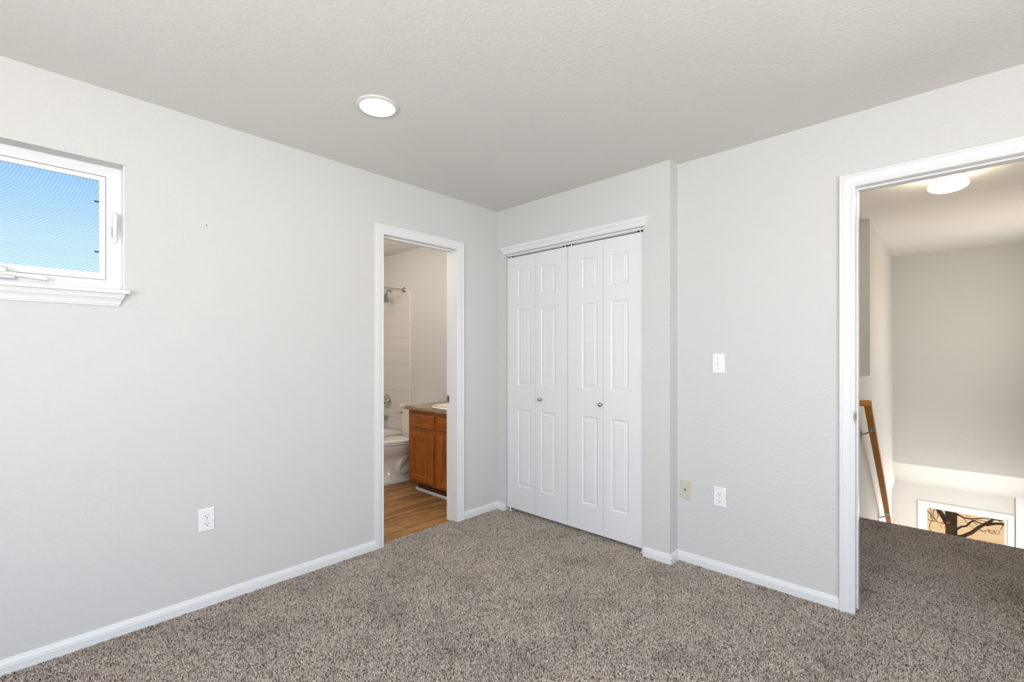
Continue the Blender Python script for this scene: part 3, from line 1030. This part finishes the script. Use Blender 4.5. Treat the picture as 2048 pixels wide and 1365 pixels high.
# toilet
TX = -1.385
to = thing('toilet', (TX, -0.05, -0.01), 'white toilet between the tub and the oak vanity', 'toilet')


def egg(cx, cy, w, lf, lb, z, n=40, p=2.0):
    """egg-shaped ring: half width w, length lf towards -y, lb towards +y"""
    out = []
    for i in range(n):
        a = 2 * PI * i / n
        sx, sy = math.cos(a), math.sin(a)
        sx = math.copysign(abs(sx) ** (2 / p), sx)
        sy = math.copysign(abs(sy) ** (2 / p), sy)
        out.append((cx + w * sx, cy + (lb if sy > 0 else lf) * sy, z))
    return out


BC = -0.115
bowl = [egg(TX, -0.02, w, lf, lb, z, p=p) for w, lf, lb, z, p in (
    (0.118, 0.285, 0.27, -0.010, 3.0), (0.118, 0.285, 0.27, 0.012, 3.0), (0.108, 0.270, 0.26, 0.020, 3.0), (0.098, 0.240, 0.24, 0.05, 2.8), (0.094, 0.225, 0.22, 0.12, 2.6), (0.095, 0.225, 0.21, 0.19, 2.5),
    (0.104, 0.240, 0.20, 0.222, 2.3), (0.130, 0.275, 0.18, 0.262, 2.2), (0.155, 0.310, 0.16, 0.290, 2.1), (0.172, 0.335, 0.15, 0.328, 2.0), (0.180, 0.345, 0.15, 0.350, 2.0), (0.181, 0.347, 0.15, 0.368, 2.0), (0.172, 0.338, 0.145, 0.374, 2.0))]
build('bowl', MB().loft(bowl), PORC, to, smooth=50)
for sx in (1, -1):
    tw = [(TX + sx * 0.062, 0.10, 0.33), (TX + sx * 0.080, 0.02, 0.285), (TX + sx * 0.088, -0.06, 0.215), (TX + sx * 0.090, -0.105, 0.165), (TX + sx * 0.090, -0.125, 0.125), (TX + sx * 0.090, -0.105, 0.092), (TX + sx * 0.088, -0.05, 0.092), (TX + sx * 0.084, 0.02, 0.125), (TX + sx * 0.078, 0.09, 0.19)]
    build('trapway', MB().tube(tw, [0.045, 0.048, 0.044, 0.038, 0.034, 0.034, 0.038, 0.042, 0.045], 16), PORC, to, smooth=60)
    build('bolt_cap', MB().lathe([(0.012, 0.012), (0.012, 0.020), (0.007, 0.028), (0.0, 0.030)], (TX + sx * 0.100, 0.09, 0), seg=14), STEEL if sx > 0 else PORC, to, smooth=50)
build('shelf', MB().box(TX - 0.12, TX + 0.12, 0.04, YB - 0.02, 0.31, 0.368), PORC, to, bevel=0.015)
build('seat', MB().loft([egg(TX, -0.02, w, lf, lb, z) for w, lf, lb, z in ((0.176, 0.342, 0.10, 0.3750), (0.184, 0.350, 0.105, 0.3800), (0.185, 0.352, 0.105, 0.3890), (0.178, 0.344, 0.10, 0.3940))]), PORC, to, smooth=50)
build('lid', MB().loft([egg(TX, -0.02, w, lf, lb, z) for w, lf, lb, z in ((0.170, 0.332, 0.10, 0.3955), (0.178, 0.340, 0.105, 0.4000), (0.179, 0.341, 0.105, 0.4070), (0.165, 0.325, 0.10, 0.4130), (0.08, 0.2, 0.06, 0.4150))]), PORC, to, smooth=50)
tk = build('tank', MB().loft([[(TX + a * w, y, z) for a, y in ((-1, yf), (1, yf), (1, YB - 0.012), (-1, YB - 0.012))] for w, yf, z in ((0.172, 0.120, 0.37), (0.186, 0.108, 0.40), (0.198, 0.098, 0.70))]), PORC, to, bevel=0.014)
build('tank_lid', MB().box(TX - 0.208, TX + 0.208, 0.086, YB - 0.008, 0.700, 0.738), PORC, to, bevel=0.010)
hd = MB().lathe([(0.013, 0.103), (0.013, 0.088), (0.009, 0.082), (0.0, 0.082)], (TX - 0.165, 0, 0.650), 'Y', 14)
hd.tube([(TX - 0.165, 0.086, 0.650), (TX - 0.190, 0.078, 0.647), (TX - 0.225, 0.074, 0.640)], [0.006, 0.006, 0.008])
build('flush_handle', hd, CHROME, to, smooth=50, label='chrome flush handle')

# bathtub
tb = thing('bathtub', (-2.1, -0.6, -0.01), 'white bathtub in the tiled alcove beyond the toilet', 'bathtub')
TZ = 0.395
T0, T1, TY0, TY1 = XB + 0.002, -1.705, -1.40, YB - 0.009


def rrect(x0, x1, y0, y1, z, rad, n=6):
    out = []
    for (cx, cy, a0) in ((x1 - rad, y1 - rad, 0), (x0 + rad, y1 - rad, 90), (x0 + rad, y0 + rad, 180), (x1 - rad, y0 + rad, 270)):
        for i in range(n + 1):
            a = math.radians(a0 + 90 * i / n)
            out.append((cx + rad * math.cos(a), cy + rad * math.sin(a), z))
    return out


build('shell', MB().loft([rrect(T0, T1 - 0.02, TY0, TY1, -0.01, 0.02), rrect(T0, T1 - 0.01, TY0, TY1, TZ - 0.03, 0.02), rrect(T0, T1, TY0, TY1, TZ - 0.02, 0.025), rrect(T0, T1 - 0.004, TY0, TY1, TZ, 0.03),
                          rrect(T0 + 0.055, T1 - 0.075, TY0 + 0.09, TY1 - 0.085, TZ, 0.11), rrect(T0 + 0.07, T1 - 0.09, TY0 + 0.10, TY1 - 0.10, TZ - 0.03, 0.11), rrect(T0 + 0.13, T1 - 0.15, TY0 + 0.2, TY1 - 0.17, 0.08, 0.10)]), TUBW, tb, smooth=40)
build('overflow_plate', MB().lathe([(0.036, TY1 - 0.118), (0.036, TY1 - 0.126), (0.0, TY1 - 0.128)], (-2.15, 0, 0.32), 'Y', 24), CHROME, tb)
tv = thing('tub_valve', (-2.153, YB, 0.62), 'round chrome shower valve on the white tile', 'valve')
build('escutcheon', MB().lathe([(0.086, YB - 0.008), (0.086, YB - 0.012), (0.080, YB - 0.018), (0.045, YB - 0.022), (0.0, YB - 0.023)], (-2.150, 0, 0.714), 'Y', 36), CHROME, tv, smooth=40)
hv = MB().lathe([(0.026, YB - 0.02), (0.026, YB - 0.05), (0.022, YB - 0.066), (0.0, YB - 0.068)], (-2.150, 0, 0.714), 'Y', 20)
hv.tube([(-2.06, YB - 0.058, 0.717), (-2.150, YB - 0.060, 0.714), (-2.24, YB - 0.06, 0.706)], [0.008, 0.012, 0.008])
build('handle', hv, CHROME, tv, smooth=40)
ts = thing('tub_spout', (-2.175, YB - 0.07, 0.49), 'chrome tub spout under the shower valve', 'spout')
build('body', MB().lathe([(0.030, YB - 0.008), (0.031, YB - 0.03), (0.029, YB - 0.11), (0.024, YB - 0.135), (0.0, YB - 0.138)], (-2.165, 0, 0.519), 'Y', 20), NICKEL, ts, smooth=40)
build('diverter', MB().lathe([(0.006, 0.545), (0.006, 0.562), (0.009, 0.566), (0.0, 0.570)], (-2.165, YB - 0.11, 0), seg=12), NICKEL, ts, smooth=40)
sh = thing('shower_sprayer', (-2.10, YB, 1.90), 'chrome shower head on a bent arm above the tile', 'shower head')
build('flange', MB().lathe([(0.030, YB), (0.030, YB - 0.006), (0.014, YB - 0.016), (0.0, YB - 0.017)], (-2.090, 0, 2.028), 'Y', 20), CHROME, sh, smooth=40)
build('arm', MB().tube([(-2.090, YB - 0.005, 2.028), (-2.084, YB - 0.04, 2.024), (-2.070, YB - 0.065, 2.004), (-2.058, YB - 0.078, 1.978)], 0.010), CHROME, sh, smooth=60)
hdm = MB()
rings = []
ax = Vector((0.25, -0.38, -0.86)).normalized()
ux = ax.cross(Vector((0, 1, 0))).normalized()
vx = ax.cross(ux)
for rad, h in ((0.012, 0.0), (0.016, 0.02), (0.024, 0.035), (0.044, 0.075), (0.047, 0.095), (0.042, 0.100), (0.0, 0.100)):
    c0 = Vector((-2.057, YB - 0.079, 1.976)) + ax * h
    rings.append([c0 + (ux * math.cos(2 * PI * i / 24) + vx * math.sin(2 * PI * i / 24)) * rad for i in range(24)])
build('head', hdm.loft(rings), NICKEL, sh, smooth=40)
rd = thing('shower_rod', (-1.88, -0.5, 2.0), 'chrome curtain rod across the tub alcove', 'curtain rod')
RX, RZ = -1.808, 2.003
build('rod', MB().tube([(RX, YB, RZ), (RX, -1.7, RZ)], 0.0125, 16), CHROME, rd, smooth=60)
build('flange', MB().lathe([(0.034, YB), (0.034, YB - 0.006), (0.026, YB - 0.016), (0.018, YB - 0.026), (0.0, YB - 0.026)], (RX, 0, RZ), 'Y', 24), CHROME, rd, smooth=40)
bl = thing('bathroom_ceiling_light', (-1.38, -0.24, H - 0.06), 'small round ceiling fixture seen at the bathroom door head', 'ceiling light')
build('rim', MB().lathe([(0.125, H), (0.125, H - 0.02), (0.118, H - 0.025), (0.0, H - 0.025)], (-1.40, -0.36, 0)), TRIM, bl, smooth=40)
build('dome', MB().lathe([(0.112, H - 0.022), (0.105, H - 0.05), (0.07, H - 0.072), (0.0, H - 0.08)], (-1.40, -0.36, 0)), BULB, bl, smooth=60)

# ------------------------------------------------------------ hall and stairwell
HXR, HY = 3.55, 4.47
LZ = -2.47
NY0, NY1, NZ = 0.60, 2.36, 1.086
struct('wall_stair_left', slab(lambda s, t, d: (HX - d, s, t), YR + BW, 4.95, -0.316, H, BW, [(NY0, NY1, NZ, H + 1)]), WALL, 'pale stairwell wall that carries the oak handrail', 'wall')
nb = MB()
nb.box(HX - 0.50, HX - 0.42, NY0 - 0.05, NY1 + 0.05, NZ - 0.05, H)
nb.box(HX - 0.45, HX - BW, NY0 - 0.05, NY1 + 0.05, NZ - 0.05, NZ)
nb.box(HX - 0.45, HX - BW, NY1, NY1 + 0.05, NZ, H)
nb.box(HX - 0.45, HX - BW, NY0 - 0.05, NY0, NZ, H)
struct('wall_niche', nb, WALL)
struct('wall_stair_far', MB().box(HX - 0.02, 3.75, HY, HY + 0.12, -0.020, H), WALL, 'beige far wall of the stairwell', 'wall')
sf = MB().loft([[(x, HY, -0.020), (x, HY + 0.35, -0.316), (x, HY + 0.35, -0.02)] for x in (HX - 0.10, 3.75)])
struct('ceiling_soffit', sf, WALL, 'sloped pale soffit over the entry at the stair foot', 'soffit')
YE = 4.82
EW = (2.497, 3.138, -2.0, -0.582)
struct('wall_entry', slab(lambda s, t, d: (s, YE + d, t), 1.0, 3.75, LZ, 0.0, 0.13, [(EW[0] - 0.02, EW[1] + 0.02, EW[2] - 0.02, EW[3] + 0.02)]), WALL, 'pale entry wall around the lower window', 'wall')
struct('wall_entry_left', slab(lambda s, t, d: (HX - 0.033 - d, s, t), 2.2, YE, LZ, -0.20, 0.1), WALL)
struct('wall_stair_right', slab(lambda s, t, d: (HXR + d, s, t), YR + BW, 4.95, LZ, H, BW, [(2.5, 3.9, 0.85, 2.05), (3.45, 4.45, -1.5, -0.5)]), WALL)  # both window openings are added for the stairwell fill lights
struct('wall_stair_under', slab(lambda s, t, d: (s, 1.70 + d, t), HX - 0.15, 3.7, LZ, -0.25, 0.07), WALL)
struct('floor_lower', MB().box(0.9, 3.75, 1.7, 5.0, LZ - 0.1, LZ), CARPET)
sm = MB()
nst = 13
for i in range(1, nst):
    y0 = 1.775 + (i - 1) * 0.2375
    sm.box(HX, HXR, y0, y0 + 0.2375 + 0.02, LZ, -0.19 * i)
struct('floor_stairs', sm, CARPET)
struct('trim_7', MB().box(3.222, HXR, YE - 0.030, YE, LZ, -0.290), TRIM, 'white corner post beside the lower window', 'trim')

w2 = thing('window_2', (2.82, YE, EW[2]), 'lower entry window with a bare tree and dry ground outside', 'window', kind='structure')
eface = lambda s, t, d: (s, YE + d, t)
cs = MB()
o_ = (EW[0] - 0.085, EW[1] + 0.075, EW[2] - 0.08, EW[3] + 0.080)
build('casing', slab(lambda s, t, d: (s, YE - 0.014 + d, t), o_[0], o_[1], o_[2], o_[3], 0.014, [(EW[0] - 0.022, EW[1] + 0.022, EW[2] - 0.022, EW[3] + 0.022)]), TRIM, w2, bevel=0.003)
build('frame', slab(lambda s, t, d: (s, YE + 0.004 + d, t), EW[0] - 0.022, EW[1] + 0.022, EW[2] - 0.022, EW[3] + 0.022, 0.05, [EW]), VINYL, w2, bevel=0.002)
build('pane', MB().box(EW[0], EW[1], YE + 0.030, YE + 0.034, EW[2], EW[3]), GLASS, w2)

# handrail
hr = thing('stair_handrail', (HX + 0.07, 2.3, -0.36), 'oak handrail going down the pale stairwell wall', 'handrail')
RA, RB = Vector((0, 1.545, 0.886)), Vector((0, 4.45, 0.886 - 0.803 * (4.45 - 1.545)))
X0, X1 = 2.249, 2.290
dn = (RB - RA).normalized()
up = Vector((0, -dn.z, dn.y)) * 1.0
hh = 0.046


def rail_ring(p, u):
    return [(X0, p.y, p.z), (X0, p.y + u.y * hh, p.z + u.z * hh), (X0 + 0.006, p.y + u.y * (hh + 0.004), p.z + u.z * (hh + 0.004)), (X1 - 0.006, p.y + u.y * (hh + 0.004), p.z + u.z * (hh + 0.004)), (X1, p.y + u.y * hh, p.z + u.z * hh), (X1, p.y, p.z)]


vtop = Vector((0, 0, 1))
build('rail', MB().loft([rail_ring(RA, Vector((0, 0.26, 0.86))), rail_ring(RB, up)]), RAIL, hr)
rt = MB()
yr0, yr1, zr0 = 1.532, 1.572, 0.886
rt.loft([[(x, yr0, zr0 + 0.010), (x, yr0 + 0.008, zr0), (x, yr1, zr0), (x, yr1, zr0 + 0.044), (x, yr0 + 0.005, zr0 + 0.046), (x, yr0, zr0 + 0.042)] for x in (HX, X1)])
build('wall_return', rt, wood('handrail_oak_lit', [(0.25, (0.52, 0.20, 0.014)), (0.75, (0.66, 0.28, 0.022))], 'X', 1.0, 0.6), hr)  # lighter copy of the rail oak, its brighter lighting put into the colour
for by in (1.775, 2.95):
    zb = 0.886 - 0.803 * (by - 1.545)
    wz, wy = zb - 0.055, by + 0.03
    bk = build('bracket', MB().tube([(HX + 0.004, wy, wz), (HX + 0.03, wy, wz + 0.004), (HX + 0.055, wy - 0.01, wz + 0.022), (2.270, by, zb + 0.0)], [0.006, 0.006, 0.006, 0.007]), BRASS, hr, smooth=60, label='metal handrail bracket')
    build('rosette', MB().box(HX, HX + 0.006, wy - 0.012, wy + 0.012, wz - 0.034, wz + 0.024), BRASS, bk, bevel=0.002)
    build('saddle', MB().loft([[(X0 - 0.001, p.y, p.z), (X1 + 0.001, p.y, p.z), (X1 + 0.001, p.y + 0.8 * -0.004, p.z - 0.005), (X0 - 0.001, p.y + 0.8 * -0.004, p.z - 0.005)] for p in (Vector((0, by - 0.02, zb + 0.016)), Vector((0, by + 0.02, zb - 0.016)))]), BRASS, bk)

# flush-mount hall light
FX, FYY = 2.697, 1.400
hl = thing('hall_ceiling_light', (FX, FYY, H - 0.10), 'round glowing flush-mount light on the hall ceiling', 'ceiling light')
build('pan', MB().lathe([(0.084, H), (0.084, H - 0.036), (0.080, H - 0.054), (0.076, H - 0.058), (0.0, H - 0.058)], (FX, FYY, 0)), FIXB, hl, smooth=40)
build('dome', MB().lathe([(0.0995 * math.cos(a) ** 0.9 if a < 1.57 else 0.0, H - 0.090 - 0.039 * math.sin(a)) for a in [math.radians(d) for d in range(-48, 91, 6)]], (FX, FYY, 0)), DOME, hl, smooth=60)
for a in (0.6, 2.7, 4.8):
    build('thumb_screw', MB().lathe([(0.004, -0.012), (0.004, 0.010)], (FX + 0.083 * math.cos(a), FYY + 0.088 * math.sin(a), H - 0.046), 'X', 8), BRASS, hl)

# ------------------------------------------------------------ outdoors
GZ = -2.85
struct('ground', MB().quad((-60, 5.2, GZ), (60, 5.2, GZ), (60, 90, GZ), (-60, 90, GZ)), DRYGRASS, 'dry tan ground outside the lower window', 'ground')
tree = thing('bare_tree', (2.69, 9.5, GZ), 'bare dark tree standing on dry ground outside the lower window', 'tree')
TY = 9.5
build('trunk', MB().tube([(2.69, TY, GZ - 0.05), (2.70, TY, GZ + 0.15), (2.705, TY, -2.2), (2.70, TY, -1.7), (2.70, TY + .02, -1.0), (2.68, TY, 0.2), (2.72, TY + .05, 1.6)], [0.13, 0.095, 0.084, 0.082, 0.085, 0.07, 0.04], 16), BARK, tree, smooth=60)


def branch(name, pts, r0, r1, depth=0.0, parent=tree, seg=8):
    n = len(pts)
    out, rad = [], []
    for i, (x, z) in enumerate(pts):
        f = i / (n - 1)
        dy = depth * f
        out.append((x, TY + dy, z - 0.265 * dy))
        rad.append(r0 + (r1 - r0) * f)
    return build(name, MB().tube(out, rad, seg), BARK, parent, smooth=70)


limb_a = branch('limb', [(2.69, -2.02), (2.64, -1.95), (2.60, -1.86), (2.54, -1.76), (2.50, -1.71), (2.42, -1.52), (2.30, -1.2), (2.22, -0.7)], 0.055, 0.02, 0.5)
limb_b = branch('limb', [(2.70, -2.20), (2.78, -2.185), (2.86, -2.155), (2.97, -2.06), (3.07, -1.93), (3.15, -1.85), (3.22, -1.78), (3.25, -1.735), (3.34, -1.74), (3.5, -1.6)], 0.035, 0.016, -0.4)
branch('branch', [(3.17, -1.86), (3.27, -1.815), (3.34, -1.80), (3.42, -1.80), (3.6, -1.84)], 0.026, 0.014, -0.45, tree)
branch('branch', [(2.74, -2.07), (2.78, -2.04), (2.84, -1.98), (2.91, -1.95), (2.96, -1.87), (3.01, -1.82), (3.06, -1.84), (3.14, -1.85)], 0.020, 0.010, 0.3)
branch('branch', [(2.74, -1.73), (2.79, -1.76), (2.88, -1.80), (2.97, -1.80), (3.08, -1.765), (3.15, -1.74), (3.28, -1.72)], 0.016, 0.008, 0.4)
TW = [[(2.36, -1.78), (2.42, -1.86), (2.44, -1.94), (2.40, -2.04), (2.40, -2.13), (2.42, -2.17)], [(2.47, -1.70), (2.44, -1.86), (2.49, -1.95), (2.54, -1.98), (2.66, -1.94)],
      [(2.37, -1.96), (2.43, -1.97), (2.49, -1.97), (2.59, -1.98), (2.66, -1.95)], [(2.86, -1.79), (2.91, -1.88), (2.97, -1.94), (3.04, -1.97)], [(3.30, -1.73), (3.36, -1.77), (3.41, -1.79)],
      [(3.08, -1.98), (3.13, -1.99), (3.19, -1.95), (3.27, -1.94), (3.33, -1.94)], [(3.39, -1.80), (3.36, -1.86), (3.33, -1.92)], [(2.97, -1.80), (3.02, -1.87), (3.08, -1.93), (3.10, -1.97)],
      [(3.0, -1.82), (3.06, -1.80), (3.13, -1.80), (3.2, -1.83), (3.24, -1.86)], [(2.39, -1.70), (2.42, -1.80), (2.41, -1.93)], [(2.66, -1.95), (2.72, -1.88), (2.78, -1.80), (2.80, -1.74)], [(3.20, -1.94), (3.21, -1.98), (3.24, -2.01)], [(3.27, -1.94), (3.28, -1.99)],
      [(2.42, -1.88), (2.47, -1.93), (2.46, -1.98)], [(2.50, -1.74), (2.52, -1.84), (2.50, -1.95)]]
for i, t_ in enumerate(TW):
    branch('twig', t_, 0.0065, 0.003, random.uniform(-0.3, 0.3), tree, 6)


def leaf(x, z, mat, s):
    dy = random.uniform(-0.06, 0.06)
    a = random.uniform(0, PI)
    mb = MB()
    c = Vector((x, TY - 0.1 + dy, z + 0.0265))
    u = Vector((math.cos(a), 0.35, math.sin(a))) * s
    w = Vector((-math.sin(a), -0.25, math.cos(a))) * s * 0.55
    top, bot = [], []
    for k in range(8):
        b = 2 * PI * k / 8
        p = c + u * math.cos(b) + w * math.sin(b)
        top.append(p + Vector((0, 0.0015, 0)))
        bot.append(p - Vector((0, 0.0015, 0)))
    mb.loft([bot, top])
    build('leaf', mb, mat, tree)


for x, z in [(2.54, -2.02), (2.57, -1.99), (2.59, -2.01), (2.615, -2.03), (2.62, -2.06), (2.56, -2.04), (3.16, -1.74), (3.19, -1.75), (3.14, -1.74), (2.92, -1.76), (2.95, -1.775), (2.44, -1.95), (2.47, -1.96)]:
    leaf(x, z, YELLOW, random.uniform(0.012, 0.022))
for x, z in [(2.645, -1.945), (2.67, -1.93)]:
    leaf(x, z, RUST, 0.026)
for x, z in [(3.20, -1.99), (3.24, -2.01), (3.26, -1.98), (3.285, -2.0), (3.32, -2.0), (3.11, -1.99), (3.15, -1.99), (3.33, -1.96)]:
    leaf(x, z, RUST, 0.014)


# every remaining part of the setting gets its description
REST = {'wall_behind': ('off-white bedroom wall with two windows behind the camera', 'wall'), 'wall_side': ('off-white bedroom wall with wide side windows', 'wall'),
        'trim_1': ('white frame of the wide window behind the camera', 'window frame'), 'trim_2': ('white frame of the wide side window', 'window frame'),
        'floor_edge': ('carpeted edge of the hall floor above the stairs', 'carpet'), 'wall_closet': ('inner walls of the closet behind the folding doors', 'wall'),
        'baseboard_side': ('white baseboard beyond the hall doorway', 'baseboard'), 'wall_bath_tub': ('bathroom wall along the tub', 'wall'), 'wall_bath_near': ('bathroom wall opposite the vanity', 'wall'),
        'trim_5': ('pale edge strip beside the shower tile', 'trim'), 'wall_niche': ('pale recess over the half wall beside the stairs', 'wall'), 'wall_entry_left': ('white entry wall under the handrail wall', 'wall'),
        'wall_stair_right': ('stairwell side wall with two openings added for fill light', 'wall'), 'wall_stair_under': ('wall below the hall floor edge', 'wall'), 'floor_lower': ('carpeted lower floor at the stair foot', 'floor'),
        'floor_stairs': ('carpeted stairs going down from the hall', 'stairs')}
for nm, (lb, ct_) in REST.items():
    props(bpy.data.objects[nm], lb, ct_)
